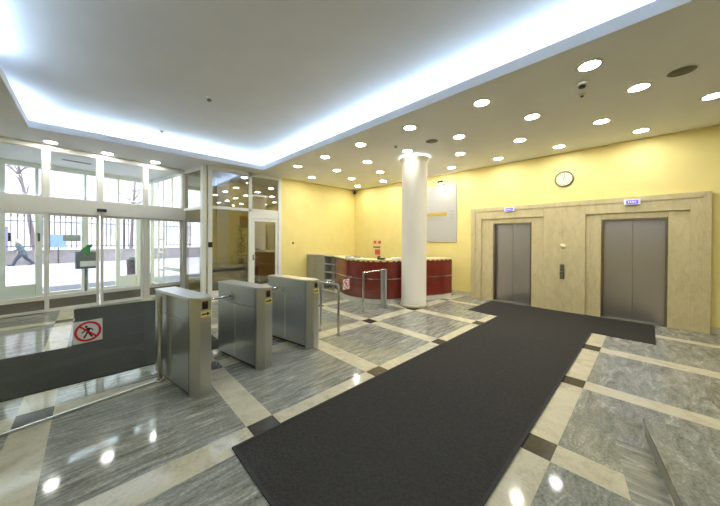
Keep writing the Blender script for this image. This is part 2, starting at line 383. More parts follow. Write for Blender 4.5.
# ------------------------------------------------------------------ ceiling fittings
rows = {4.10: [-6.72, -5.48, -4.24, -2.98, -1.71, -0.49], 5.14: [-7.58, -6.30, -5.06, -3.80, -2.57, -1.33, -0.11],
        6.17: [-6.80, -5.55, -4.31, -3.06, -1.81, -0.57, 0.60], 7.18: [-7.58, -6.32, -5.06, -3.81, -2.58, -1.35, -0.12]}
names = {4.10: 'row beside the cove', 5.14: 'second row from the cove', 6.17: 'second row from the elevator wall', 7.18: 'row next to the elevator wall'}
ordw = ['rightmost', 'second from right', 'third from right', 'fourth from right', 'fifth from right', 'sixth from right', 'leftmost']
ring_b = MB(); ring_b.lathe([(0.098, -0.004), (0.125, -0.006), (0.132, 0.0), (0.098, 0.0), (0.098, -0.004)], seg=32)
dif_b = MB(); dif_b.prism([(0.097 * math.cos(k * PI / 16), 0.097 * math.sin(k * PI / 16)) for k in range(32)], -0.003, -0.0005)
proto = None
def downlight(x, y, lab, group):
    global proto
    if proto is None:
        proto = empty('downlight', (x, y, H), 0, lab, 'ceiling light', group)
        ring_b.build('trim_ring', M_white, proto); dif_b.build('diffuser', M_lampD, proto); o = proto
    else:
        o = copy_tree(proto); o.location = (x, y, H)
    tag(o, lab, 'ceiling light', group)
for y, xs in rows.items():
    n = len(xs)
    for i, x in enumerate(sorted(xs, reverse=True)):
        nm = 'leftmost' if i == n - 1 else ordw[i]
        downlight(x, y, 'round lit ceiling downlight, %s in the %s' % (nm, names[y]), 'downlights over the hall')
for (n, a, nm) in ((-8.66, 0.97, 'leftmost'), (-8.7, 1.88, 'middle'), (-8.65, 2.82, 'rightmost')):
    v = T(n, a); downlight(v.x, v.y, 'round lit ceiling downlight, %s of three along the glass entrance' % nm, 'downlights along the entrance')
v = T(-8.6, -0.3); downlight(v.x, v.y, 'round lit downlight by the entrance left of the others', 'downlights along the entrance')
for x, y in ((-5.0, -2.5), (-2.0, -2.5), (0.6, -2.5)): downlight(x, y, 'round lit ceiling downlight outside the cove', 'downlights over the hall')

downlight(-9.15, 3.6, 'added downlight brightening the side room behind the glass partition', 'added side room fill')  # extra lamp added only to lift the side room's brightness
M_grille = mat('grille_grey', rgb(118, 116, 108), 0.7, noise=0.1, scale=80)
for x, y, lab in ((0.25, 5.0, 'round grey ceiling speaker near the right edge of the lit ceiling'), (-3.07, 4.97, 'round grey ceiling speaker beside the column top')):
    r = empty('ceiling_speaker', (x, y, H), 0, lab, 'speaker', 'ceiling speakers')
    b = MB(); b.lathe([(0.0, -0.004), (0.12, -0.004), (0.12, 0)], seg=32); b.build('grille', M_grille, r)
    b = MB(); b.lathe([(0.12, -0.006), (0.13, -0.005), (0.133, 0), (0.12, 0), (0.12, -0.006)], seg=32); b.build('rim', M_ceil, r)
def detector(x, y, z, s, lab):
    r = empty('smoke_detector', (x, y, z), 0, lab, 'smoke detector')
    b = MB(); b.lathe([(0.0, -0.055 * s), (0.03 * s, -0.055 * s), (0.034 * s, -0.035 * s)], seg=24); b.build('sensor_head', M_darksteel, r)
    b = MB(); b.lathe([(0.055 * s, -0.03 * s), (0.06 * s, -0.01 * s), (0.06 * s, 0)], seg=24); b.build('base', M_white, r)
detector(-0.607, 4.49, H, 1.1, 'white smoke detector with dark head behind the rightmost downlight by the cove')
detector(-0.653, 4.84, H, 0.6, 'tiny dark ceiling sensor behind the white smoke detector')
detector(-3.77, 4.69, H, 0.7, 'tiny dark ceiling sensor left of the column top')
detector(-5.16, 1.44, 3.97, 1.0, 'smoke detector in the middle of the raised ceiling')
detector(-7.45, 1.13, 3.97, 0.7, 'small sensor on the raised ceiling near the entrance cove')
b = MB(); b.box(-0.10, 0.14, -0.16, 0.16, -0.008, 0.0)
r = b.build('ceiling_hatch', M_ceil, loc=(0.66, 4.72, H)); tag(r, 'flush square hatch in the ceiling right of the round speaker', 'ceiling hatch')
b = MB(); b.box(-0.085, 0.125, -0.145, 0.145, -0.012, -0.008); b.build('hatch_panel', M_ceil_up, r)

# ------------------------------------------------------------------ entrance front
EN = -9.0
muls = [-1.77, -0.87, 0.03, 0.935, 1.80, 2.71, 3.63]
def ebox(b, n0, n1, a0, a1, z0, z1, mi=0): b.box(n0, n1, a0, a1, z0, z1, mi)
def eobj(b, name, m, kind='structure', parent=None, bevel=0.0):
    o = b.build(name, m, parent, loc=(0, 0, 0) if parent is None else None, rotz=RZ if parent is None else 0, bevel=bevel)
    if kind and parent is None: o['kind'] = kind
    return o
b = MB()
ebox(b, EN - 0.06, EN + 0.06, -2.6, 3.69, 3.49, 3.6); ebox(b, EN - 0.10, EN + 0.07, -2.6, 3.69, 2.14, 2.48); ebox(b, EN - 0.03, EN + 0.03, -2.6, 3.69, 0.0, 0.02)
for m in muls: ebox(b, EN - 0.05, EN + 0.05, m - 0.05, m + 0.05, 2.48, 3.49)
ebox(b, EN - 0.05, EN + 0.05, 3.60, 3.69, 0, 2.14); ebox(b, EN - 0.05, EN + 0.05, 2.66, 2.74, 0, 2.14); ebox(b, EN - 0.05, EN + 0.05, -1.81, -1.73, 0, 2.14)
eobj(b, 'trim_3', M_frame, bevel=0.004)
win = 0
def pane_window(n, a0, a1, z0, z1, gm, fw=0.03, side=None):
    """fixed light: frame (own mesh) with its pane"""
    global win; win += 1
    b = MB(); ebox(b, n - 0.03, n + 0.03, a0, a0 + fw, z0, z1); ebox(b, n - 0.03, n + 0.03, a1 - fw, a1, z0, z1)
    ebox(b, n - 0.03, n + 0.03, a0 + fw, a1 - fw, z0, z0 + fw); ebox(b, n - 0.03, n + 0.03, a0 + fw, a1 - fw, z1 - fw, z1)
    f = eobj(b, 'window_%d' % win, M_frame)
    b = MB(); ebox(b, n - 0.004, n + 0.004, a0 + fw, a1 - fw, z0 + fw, z1 - fw); eobj(b, 'window_pane', gm, parent=f)
    return f
for i in range(len(muls) - 1): pane_window(EN, muls[i] + 0.05, muls[i + 1] - 0.05, 2.48, 3.49, M_glass, 0.012)
dr = 0
def glass_door(n, a0, a1, z1, gm, rail=0.36, kick=(0.07, 0.27), st=0.05, dn=0.022):
    global dr; dr += 1
    b = MB(); ebox(b, n - dn, n + dn, a0, a0 + st, 0.02, z1); ebox(b, n - dn, n + dn, a1 - st, a1, 0.02, z1)
    ebox(b, n - dn, n + dn, a0 + st, a1 - st, z1 - 0.05, z1); ebox(b, n - dn, n + dn, a0 + st, a1 - st, kick[1], rail); ebox(b, n - dn, n + dn, a0 + st, a1 - st, 0.02, kick[0])
    f = eobj(b, 'door_%d' % dr, M_frame, bevel=0.003)
    b = MB(); ebox(b, n - 0.004, n + 0.004, a0 + st, a1 - st, rail, z1 - 0.05); eobj(b, 'door_pane', gm, parent=f)
    b = MB(); ebox(b, n - 0.012, n + 0.012, a0 + st, a1 - st, kick[0], kick[1]); eobj(b, 'kick_panel', M_kick, parent=f)
    return f
for a0, a1, dn in ((-1.72, -0.88, 0), (-0.86, 0.02, 0.05), (0.04, 0.955, 0.05), (0.93, 1.785, 0), (1.815, 2.65, 0), (2.75, 3.59, 0)):
    glass_door(EN + dn * 0.9, a0, a1, 2.14, M_glass)
r = empty('door_sensor', T(EN + 0.07, 1.82, 2.265), RZ, 'small black motion sensor on the white beam over the sliding doors', 'sensor')
b = MB(); b.box(0, 0.045, -0.085, 0.085, -0.035, 0.035); b.build('case', M_black, r, bevel=0.01)
b = MB(); b.box(0.045, 0.05, -0.05, 0.05, -0.02, 0.012); b.build('lens', M_darksteel, r)

# vestibule end wall (glazed) and return wall to the partition
AW = 3.66
def abox(b, n0, n1, z0, z1, w=0.035, mi=0, a=AW): b.box(n0, n1, a - w, a + w, z0, z1, mi)
b = MB()
abox(b, -11.55, EN - 0.06, 3.49, 3.6); abox(b, -11.55, EN - 0.06, 2.2, 2.46); abox(b, -11.55, EN - 0.06, 0, 0.08)
for n in (-11.5, -10.93, -10.52, -9.2): abox(b, n - 0.03, n + 0.03, 0.08, 3.49, 0.018)
abox(b, -9.88, -9.82, 2.46, 3.49, 0.018)
for z in (0.55, 1.1, 1.55): abox(b, -10.9, -10.56, z, z + 0.06)
abox(b, -10.5, -9.15, 0.60, 0.70)
eobj(b, 'trim_4', M_frame, bevel=0.003)
b = MB(); abox(b, -11.46, -9.16, 0.08, 3.49, 0.004); f = eobj(b, 'window_20', M_glass)
b = MB()
RN = -7.81
abox(b, EN + 0.05, RN, 3.49, 3.6); abox(b, EN + 0.05, RN, 2.40, 2.48); abox(b, EN + 0.05, RN, 0, 0.12)
abox(b, RN - 0.10, RN + 0.02, 0, 3.6, 0.05)
eobj(b, 'trim_5', M_frame, bevel=0.003)
b = MB(); abox(b, EN + 0.06, RN - 0.1, 0.12, 2.40, 0.004); eobj(b, 'window_21', M_glass_part)
b = MB(); abox(b, EN + 0.06, RN - 0.1, 2.48, 3.49, 0.004); eobj(b, 'window_22', M_glass_part)
# side room window in the facade
b = MB()
b.box(-9.28, -9.2, 3.74, A0, 0.42, 0.50); b.box(-9.28, -9.2, 3.74, A0, 2.12, 2.2); b.box(-9.28, -9.2, 3.72, 3.80, 0.42, 2.2); b.box(-9.28, -9.2, A0 - 0.08, A0, 0.42, 2.2)
f = eobj(b, 'window_23', M_frame); b = MB(); b.box(-9.245, -9.237, 3.8, A0 - 0.08, 0.5, 2.12); eobj(b, 'window_pane', M_glass, parent=f)

# partition beside the yellow wall (room axes)
PX = -8.35
b = MB()
b.box(PX - 0.05, PX + 0.05, 2.29, 2.40, 0, H); b.box(PX - 0.05, PX + 0.05, 4.36, 4.47, 0, H); b.box(PX - 0.04, PX + 0.04, 3.40, 3.50, 0, H)
b.box(PX - 0.04, PX + 0.04, 2.40, 4.36, 3.49, H); b.box(PX - 0.04, PX + 0.04, 2.40, 4.36, 2.43, 2.51); b.box(PX - 0.04, PX + 0.04, 2.40, 3.40, 0, 0.16)
b.box(PX - 0.035, PX + 0.035, 3.50, 4.36, 2.23, 2.43)
struct(b.build('trim_6', M_frame, bevel=0.004))
for k, (y0, y1, z0, z1) in enumerate(((2.40, 3.40, 2.51, 3.49), (3.50, 4.36, 2.51, 3.49), (2.40, 3.40, 0.16, 2.43))):
    b = MB(); b.box(PX - 0.005, PX + 0.005, y0, y1, z0, z1); struct(b.build('window_%d' % (30 + k), M_glass_part))
b = MB(); y0, y1 = 3.51, 4.35
b.box(PX - 0.025, PX + 0.025, y0, y0 + 0.08, 0.01, 2.22); b.box(PX - 0.025, PX + 0.025, y1 - 0.08, y1, 0.01, 2.22); b.box(PX - 0.025, PX + 0.025, y0 + .08, y1 - .08, 2.14, 2.22); b.box(PX - 0.025, PX + 0.025, y0 + .08, y1 - .08, 0.01, 0.20)
f = struct(b.build('door_20', M_frame, bevel=0.003))
b = MB(); b.box(PX - 0.005, PX + 0.005, y0 + .08, y1 - .08, 0.2, 2.14); b.build('door_pane', M_glass_part, f)
b = MB(); b.tube([(PX + 0.025, y0 + 0.04, 1.05), (PX + 0.075, y0 + 0.04, 1.05), (PX + 0.075, y0 + 0.14, 1.05)], 0.011); b.box(PX + 0.025, PX + 0.03, y0 + 0.02, y0 + 0.06, 0.96, 1.12); b.build('door_handle', M_chrome, f)
b = MB(); b.box(0, 0.03, -0.05, 0.05, -0.07, 0.07); rd = b.build('wall_reader', M_black, loc=(PX + 0.05, 2.345, 1.44), bevel=0.006)
tag(rd, 'small black card reader on the white corner post of the glass partition', 'card reader')
b = MB(); b.box(0.03, 0.033, -0.03, 0.03, -0.02, 0.04); b.build('reader_face', M_darksteel, rd)

# ------------------------------------------------------------------ things in the side room
r = empty('side_ledge', T(-8.95, 5.3), RZ, 'low pale stone ledge behind the glass partition', 'ledge')
b = MB(); b.box(-0.18, 0.18, -0.95, 0.75, 0.62, 0.74); b.build('top_slab', M_cream_st, r, bevel=0.005)
b = MB(); b.box(-0.16, 0.10, -0.93, 0.73, 0.0, 0.62); b.build('ledge_base', M_kick, r)
b = MB(); b.box(-0.03, 0.05, -0.2, 0.2, 0, H - 0.001); r = b.build('trim_7', M_white, loc=T(-9.12, 4.86), rotz=RZ); struct(r)
M_leaf = mat('plant_green', rgb(52, 84, 34), 0.5, noise=0.25, scale=6)
r = empty('potted_plant', T(-8.93, 5.42, 0.74), RZ, 'tall leafy potted plant behind the glass partition', 'plant')
b = MB(); b.lathe([(0.07, 0), (0.10, 0.18), (0.105, 0.2), (0.09, 0.2), (0.085, 0.17)], seg=24); b.build('pot', mat('pot_brown', rgb(92, 60, 40), 0.6, noise=0.1), r)
b = MB(); b.tube([(0, 0, 0.15), (0.01, 0.01, 0.6), (-0.01, 0.02, 1.2)], 0.012); b.build('stem', mat('stem_brown', rgb(84, 70, 40), 0.7, noise=0.1), r)
b = MB()
for k in range(70):
    z = random.uniform(0.25, 1.3); an = random.uniform(0, 2 * PI); L = random.uniform(0.10, 0.2); w = L * 0.28
    d = Vector((math.cos(an), math.sin(an), random.uniform(-0.2, 0.6))).normalized(); s_ = d.cross(Vector((0, 0, 1))).normalized()
    o = Vector((0, 0.01, z)); n_ = s_.cross(d)
    pts = [o, o + d * L * 0.4 + s_ * w - n_ * 0.01, o + d * L * 0.8 + s_ * w * 0.5, o + d * L - n_ * 0.03, o + d * L * 0.8 - s_ * w * 0.5, o + d * L * 0.4 - s_ * w - n_ * 0.01]
    b.poly3(pts, n_ * 0.002)
b.build('foliage', M_leaf, r)
r = empty('framed_picture', T(-9.15, 5.74, 2.2), RZ, 'orange brown framed picture on the yellow wall behind the partition', 'picture')
b = MB(); b.box(0, 0.03, -0.25, 0.25, -0.21, 0.21); b.build('frame', mat('orange_wood', rgb(150, 84, 44), 0.5, noise=0.1), r)
b = MB(); b.box(0.03, 0.034, -0.2, 0.2, -0.16, 0.16); b.build('print', mat('print_red', rgb(120, 54, 40), 0.5, noise=0.2), r)

# ------------------------------------------------------------------ mats
b = MB(); b.prism([(-2.2, 0.775), (-0.675, 0.775), (-0.69, 6.255), (0.087, 6.27), (0.087, 7.655), (-2.875, 7.63), (-2.885, 6.25), (-2.195, 6.16)], 0.0, 0.009)
o = b.build('carpet_runner', M_mat, loc=(0, 0, 0)); tag(o, 'long charcoal carpet runner widening in front of the elevators', 'carpet')
b = MB()
ep = [(-2.2, 0.775), (-0.675, 0.775)]
b.box(-2.2, -0.675, 0.775, 0.80, 0.009, 0.012); b.box(-2.2, -2.175, 0.80, 6.16, 0.009, 0.012); b.box(-0.70, -0.675, 0.80, 6.25, 0.009, 0.012)
b.build('edging', mat('rubber_edge', rgb(46, 44, 43), 0.8, noise=0.1), o)
b = MB(); b.prism([(-5.88, -0.2), (-5.88, -4.1), (-4.37, -4.1), (-4.37, 1.45), (-5.88, 1.45)], 0.0, 0.008)
tag(b.build('entrance_mat', M_mat2), 'dark grey entrance mat running along the glass barrier', 'mat', 'entrance mats')
b = MB()
pts = [T2(-8.86, 0.55 + 0.0)]
q = T(-8.87, 0); 
arc = [( -8.75 + 0.0, 0)]
pp = [(-5.885, -0.2), (-5.885, 1.45)] + [(-8.35 + -0.55 * math.sin(t * PI / 12) , 1.45 - 0.45 * (1 - math.cos(t * PI / 12))) for t in range(0, 7)] + [(-8.88, -0.27), (-7.78, -0.22)]
b.prism(pp, 0.0, 0.008)
tag(b.build('entrance_mat', M_mat2), 'dark grey entrance mat with rounded corner in front of the sliding doors', 'mat', 'entrance mats')

# ------------------------------------------------------------------ granite plinth at the right
r = empty('granite_plinth', T(0.575, 2.5), RZ, 'low polished grey granite plinth at the lower right', 'plinth')
ph = 0.14
b = MB(); b.box(0.0, 2.2, -3.2, 0.73, 0.0, ph - 0.03); b.build('plinth_base', mat('plinth_grey', rgb(132, 130, 116), 0.4, noise=0.1, scale=30), r)
b = MB(); b.box(-0.012, 2.2, -3.2, 0.742, ph - 0.03, ph); b.build('top_slab', M_granite2, r, bevel=0.004)

# ------------------------------------------------------------------ turnstiles
def no_entry_sign(parent, n, a, z, s, square=False):
    """white plate with a red ring, slash and a black walking figure; faces +x of its parent"""
    b = MB(); b.box(n, n + 0.003, a - s / 2, a + s / 2, z - s / 2, z + s / 2); pl = b.build('prohibition_sign', M_signw, parent)
    b = MB(); R1, R0 = s * 0.46, s * 0.37
    for k in range(40):
        t0, t1 = 2 * PI * k / 40, 2 * PI * (k + 1) / 40
        b.poly3([(n + 0.005, a + R * math.cos(t), z + R * math.sin(t)) for R, t in ((R0, t0), (R1, t0), (R1, t1), (R0, t1))], (-0.002, 0, 0))
    c = math.cos(PI / 4); w = s * 0.035
    b.poly3([(n + 0.0065, a + (-R0 * c - w * c), z + (R0 * c - w * c)), (n + 0.0065, a + (-R0 * c + w * c), z + (R0 * c + w * c)), (n + 0.0065, a + (R0 * c + w * c), z + (-R0 * c + w * c)), (n + 0.0065, a + (R0 * c - w * c), z + (-R0 * c - w * c))], (-0.0025, 0, 0))
    b.build('red_ring', M_red, pl)
    b = MB(); X = n + 0.0045
    def P(pts): b.poly3([(X, a + x * s, z + y * s) for x, y in pts], (-0.0014, 0, 0))
    P([(-0.06 + 0.048 * math.cos(t * PI / 6), 0.225 + 0.048 * math.sin(t * PI / 6)) for t in range(12)])
    P([(-0.06, 0.17), (0.03, 0.17), (0.08, 0.12), (0.03, -0.06), (-0.06, -0.06), (-0.04, 0.06)])
    P([(-0.05, 0.16), (-0.17, 0.03), (-0.23, -0.02), (-0.20, -0.05), (-0.13, -0.01), (-0.03, 0.09)])
    P([(0.04, 0.16), (0.13, 0.12), (0.19, 0.02), (0.16, 0.0), (0.10, 0.08), (0.04, 0.1)])
    P([(-0.06, -0.04), (0.0, -0.05), (-0.05, -0.17), (-0.11, -0.29), (-0.17, -0.27), (-0.1, -0.14)])
    P([(0.0, -0.05), (0.05, -0.05), (0.10, -0.15), (0.17, -0.26), (0.12, -0.29), (0.05, -0.18), (-0.01, -0.08)])
    b.build('walking_figure', M_black, pl)
    return pl

W = 0.105
def make_turnstile(label, arm):
    r = empty('turnstile', (0, 0, 0), RZ, label, 'turnstile', 'steel turnstiles across the hall')
    b = MB(); b.box(0.08, 0.90, -W + 0.02, W - 0.02, 0.0, 0.03); b.build('plinth', M_darksteel, r)
    b = MB(); b.box(0.05, 0.93, -W, W, 0.03, 0.745); b.build('body', M_steel, r, bevel=0.006)
    b = MB(); b.box(0.46, 0.50, -W - 0.002, -W + 0.004, 0.06, 0.74); b.build('panel_seam', M_steel_top, r)
    b = MB(); b.box(0.05, 0.93, -W, W, 0.75, 0.985); b.build('head', M_steel, r, bevel=0.008)
    b = MB(); b.prism([(0.045, -W - 0.004), (0.93, -W - 0.004), (1.05, -0.045), (1.05, 0.06), (0.93, W + 0.004), (0.045, W + 0.004)], 0.985, 1.0); b.build('top_cover', M_steel_top, r, bevel=0.004)
    b = MB(); b.prism([(0.935, -W), (0.965, -W), (1.05, -0.045), (1.05, 0.06), (0.965, W), (0.935, W)], 0.0, 0.984); col = b.build('front_column', M_chrome_brush, r, bevel=0.003)
    b = MB(); b.box(0.931, 0.936, -W - 0.001, W + 0.001, 0.0, 0.984); b.build('dark_joint', M_darksteel, r)
    b = MB(); b.box(1.05, 1.056, -0.028, 0.028, 0.885, 0.965); rdr = b.build('card_reader', M_black, r, bevel=0.004)
    b = MB(); b.lathe([(0.007, 0.0), (0.007, 0.003), (0, 0.004)], (1.056, 0.0, 0.945), 14, axis='x'); b.build('indicator_light', mat_red_led, rdr)
    b = MB(); b.box(1.05, 1.052, -0.043, 0.058, 0.805, 0.865); st = b.build('direction_sticker', M_stickY, r)
    b = MB(); b.poly3([(1.0535, y, z) for y, z in ((-0.034, 0.827), (0.018, 0.827), (0.018, 0.817), (0.05, 0.836), (0.018, 0.855), (0.018, 0.843), (-0.034, 0.843))], (-0.0014, 0, 0)); b.build('arrow', M_black, st)
    if arm:
        b = MB(); b.lathe([(0.045, -W - 0.03), (0.05, -W - 0.02), (0.05, -W)], (0.40, 0, 0.84), 24, axis='y'); b.build('arm_hub', M_chrome, r)
        b = MB(); b.tube([(0.40, -W - 0.02, 0.84), (0.40, -W - 0.42, 0.836)], 0.016, 12); b.build('barrier_arm', M_chrome, r)
    return r
M_chrome_brush = mat('satin_steel', rgb(198, 202, 206), 0.33, 1.0, noise=0.04, scale=14, stretch=(1, 1, 30))
mat_red_led = mat('red_indicator', rgb(150, 20, 24), 0.3, emit=rgb(255, 40, 40), estr=0.12, noise=0.01)
for (n, a, arm, lab) in ((-3.98, 1.385, False, 'nearest steel turnstile, beside the glass barrier post'), (-3.98, 2.14, True, 'middle steel turnstile of the row of three'), (-3.98, 2.97, True, 'farthest steel turnstile, beside the tubular hoop railing')):
    t = make_turnstile(lab, arm); t.location = T(n, a)

# ------------------------------------------------------------------ left glass barrier
r = empty('glass_barrier', T(-3.65, 0.0), RZ, 'frameless glass barrier with steel post left of the turnstiles', 'glass barrier')
b = MB(); b.box(-0.006, 0.006, -1.7, 1.20, 0.018, 0.94); b.build('glass_panel', M_glass_bar, r)
b = MB(); b.box(-0.010, 0.010, -1.7, 1.20, 0.0, 0.018); b.build('base_rail', M_steel_top, r)
b = MB(); b.tube([(0, 1.235, 0), (0, 1.235, 0.95)], 0.024, 20); b.lathe([(0.045, 0), (0.045, 0.01), (0.024, 0.015), (0.024, 0), (0.045, 0)], (0, 1.235, 0), 20); b.build('post', M_chrome, r)
no_entry_sign(r, 0.0075, 0.645, 0.715, 0.205)

# hoop railing
r = empty('hoop_railing', T(-3.0, 3.57), RZ, 'low tubular steel hoop railing right of the farthest turnstile', 'railing')
h = 0.85; rr = 0.06
path = [(-1.05, 0, 0.0), (-1.05, 0, h - rr)] + [(-1.05 + rr - rr * math.cos(t * PI / 12), 0, h - rr + rr * math.sin(t * PI / 12)) for t in range(1, 7)]
path += [(-rr, 0, h)] + [(-rr + rr * math.sin(t * PI / 12), 0, h - rr + rr * math.cos(t * PI / 12)) for t in range(1, 7)] + [(0, 0, 0.0)]
b = MB(); b.tube(path, 0.021, 14); b.build('bent_tube', M_chrome, r)
b = MB(); b.tube([(-0.40, 0, 0), (-0.40, 0, h)], 0.021, 14); b.build('middle_post', M_chrome, r)
for n in (0, -0.40, -1.05):
    b = MB(); b.lathe([(0.04, 0), (0.04, 0.008), (0.021, 0.012), (0.021, 0), (0.04, 0)], (n, 0, 0), 18); b.build('foot_flange', M_chrome, r)

# right glass barrier
r = empty('glass_barrier', T(-3.48, 3.6), RZ, 'glass barrier with steel posts between the hoop railing and the desk', 'glass barrier')
b = MB(); b.box(-0.006, 0.006, 0.04, 1.41, 0.04, 0.84); b.build('glass_panel', M_glass_bar, r)
b = MB(); b.tube([(-0.05, 1.44, 0), (-0.05, 1.44, 0.88)], 0.022, 16); b.build('post', M_chrome, r)
b = MB(); b.poly3([(-0.05, 1.47, 0.06), (0.11, 1.98, 0.06), (0.11, 1.98, 0.84), (-0.05, 1.47, 0.84)], (0.01, -0.003, 0)); b.build('glass_panel', M_glass_bar, r)
b = MB(); b.tube([(-0.05, 1.44, 0.875), (0.12, 2.04, 0.89)], 0.016, 12); b.build('top_rail', M_chrome, r)
b = MB(); b.box(0.06, 0.18, 2.0, 2.08, 0, 0.91); b.build('end_post', M_steel, r, bevel=0.008)
no_entry_sign(r, 0.0075, 0.765, 0.708, 0.20)

# ------------------------------------------------------------------ reception desk
def smooth_path(P, n=6):
    out = []; Q = [Vector(p) for p in P]
    for i in range(len(Q) - 1):
        p0 = Q[max(i - 1, 0)]; p1 = Q[i]; p2 = Q[i + 1]; p3 = Q[min(i + 2, len(Q) - 1)]
        for k in range(n):
            t = k / n
            out.append(0.5 * ((2 * p1) + (p2 - p0) * t + (2 * p0 - 5 * p1 + 4 * p2 - p3) * t * t + (3 * p1 - p0 - 3 * p2 + p3) * t ** 3))
    out.append(Q[-1]); return out
DP = smooth_path([(-6.66, 5.36), (-6.1, 5.10), (-5.55, 4.92), (-5.02, 4.95), (-4.66, 5.14), (-4.44, 5.42), (-4.32, 5.85), (-4.10, 6.40), (-3.94, 6.85), (-3.84, 7.3)])
def offs(P, d):
    out = []
    for i, p in enumerate(P):
        t = (P[min(i + 1, len(P) - 1)] - P[max(i - 1, 0)]).normalized(); out.append(p + Vector((t.y, -t.x)) * d)
    return out
def strip(d0, d1, z0, z1, name, m, parent):
    A = offs(DP, d0); B = offs(DP, d1); b = MB(); n = len(A)
    vs = [(p.x, p.y, z) for z in (z0, z1) for L in (A, B) for p in L]
    fs = []
    for i in range(n - 1):
        for (u, v) in ((0, n), (n, 3 * n), (3 * n, 2 * n), (2 * n, 0)): fs.append((u + i, u + i + 1, v + i + 1, v + i))
    fs += [(0, n, 3 * n, 2 * n), (n - 1, 2 * n - 1, 4 * n - 1, 3 * n - 1)]
    b.add(vs, fs); return b.build(name, m, parent)
org = Vector((-5.0, 5.3, 0))
DP = [p - Vector((org.x, org.y)) for p in DP]
r = empty('reception_desk', org, 0, 'curved dark red reception desk behind the white column', 'reception desk')
strip(-0.05, 0.0, 0.12, 1.02, 'front_panel', M_mahog, r)
strip(-0.06, -0.012, 0.0, 0.12, 'kick_plate', M_white, r)
strip(-0.002, 0.006, 0.605, 0.63, 'steel_strip', M_chrome, r)
strip(-0.06, 0.0, 1.02, 1.045, 'upper_rail', M_mahog, r)
strip(-0.50, 0.015, 1.07, 1.10, 'countertop', M_cream, r)
A = offs(DP, -0.03); acc = 0.0; k = 0
for i in range(1, len(A)):
    acc += (A[i] - A[i - 1]).length
    if acc > 0.13:
        acc = 0; p = A[i]; b = MB(); b.box(p.x - 0.022, p.x + 0.022, p.y - 0.022, p.y + 0.022, 1.045, 1.07); b.build('counter_stud', M_black, r)
strip(-0.75, -0.15, 0.70, 0.73, 'inner_desktop', M_mahog, r)

# things on the counter
r = empty('telephone', (-4.72, 5.32, 1.10), 0.5, 'black desk telephone on the reception counter left of the column', 'telephone')
b = MB(); b.prism([(-0.09, -0.1), (0.09, -0.1), (0.09, 0.1), (-0.09, 0.1)], 0, 0.035); b.build('base', M_black, r, bevel=0.006)
b = MB(); b.tube([(-0.07, -0.09, 0.05), (-0.07, -0.06, 0.075), (-0.07, 0.06, 0.075), (-0.07, 0.09, 0.05)], 0.02, 10); b.build('handset', M_black, r)
r = empty('paper_stack', (-4.5, 5.62, 1.10), 0.7, 'stack of white papers on the counter beside the telephone', 'papers')
b = MB(); b.box(-0.11, 0.11, -0.15, 0.15, 0.0, 0.025); b.build('lower_sheets', M_signw, r)
b = MB(); b.box(-0.10, 0.12, -0.14, 0.13, 0.025, 0.04); b.build('upper_sheets', M_signw, r)
r = empty('document_tray', (-5.55, 5.10, 1.10), 0.0, 'grey document tray on the left part of the reception counter', 'tray')
b = MB(); b.box(-0.17, 0.17, -0.12, 0.12, 0, 0.012); b.box(-0.17, -0.16, -0.12, 0.12, 0.012, 0.05); b.box(0.16, 0.17, -0.12, 0.12, 0.012, 0.05); b.box(-0.16, 0.16, 0.11, 0.12, 0.012, 0.05); b.build('tray_body', M_grey, r)
b = MB(); b.box(-0.14, 0.14, -0.1, 0.1, 0.012, 0.028); b.build('sheets', M_signw, r)

# grey cabinets left of the desk
r = empty('grey_cabinet', (-7.83, 5.65, 0), 0, 'low grey two door cabinet against the yellow wall left of the desk', 'cabinet')
b = MB(); b.box(-0.5, 0.5, -0.18, 0.2, 0, 1.06); b.build('carcass', M_grey, r, bevel=0.004)
b = MB(); b.box(-0.5, 0.5, -0.2, 0.2, 1.06, 1.08); b.build('top_board', M_grey, r)
for s in (0, 1):
    b = MB(); x0 = -0.495 + s * 0.497; b.box(x0, x0 + 0.493, -0.2, -0.181, 0.05, 1.05); d = b.build('door', M_grey, r, bevel=0.003)
    b = MB(); x = x0 + (0.45 if s == 0 else 0.04); b.tube([(x, -0.2, 0.5), (x, -0.225, 0.5), (x, -0.225, 0.62), (x, -0.2, 0.62)], 0.006, 8); b.build('handle', M_chrome, d)
r = empty('open_shelf', (-6.99, 5.65, 0), 0, 'low grey open shelf unit between the cabinet and the desk', 'shelf')
b = MB(); b.box(-0.33, -0.31, -0.2, 0.2, 0, 1.08); b.box(0.29, 0.31, -0.2, 0.2, 0, 1.08); b.box(0.07, 0.09, -0.2, 0.19, 0.03, 1.06); b.box(-0.31, 0.29, -0.2, 0.2, 1.06, 1.08); b.box(-0.31, 0.29, -0.2, 0.2, 0, 0.03); b.build('carcass', M_grey, r)
b = MB(); b.box(-0.31, 0.29, 0.19, 0.2, 0.03, 1.06); b.build('back_panel', M_greyin, r)
for z in (0.28, 0.54, 0.80):
    b = MB(); b.box(-0.31, 0.07, -0.19, 0.19, z, z + 0.018); b.box(0.09, 0.29, -0.19, 0.19, z, z + 0.018); b.build('shelf_board', M_signw, r)

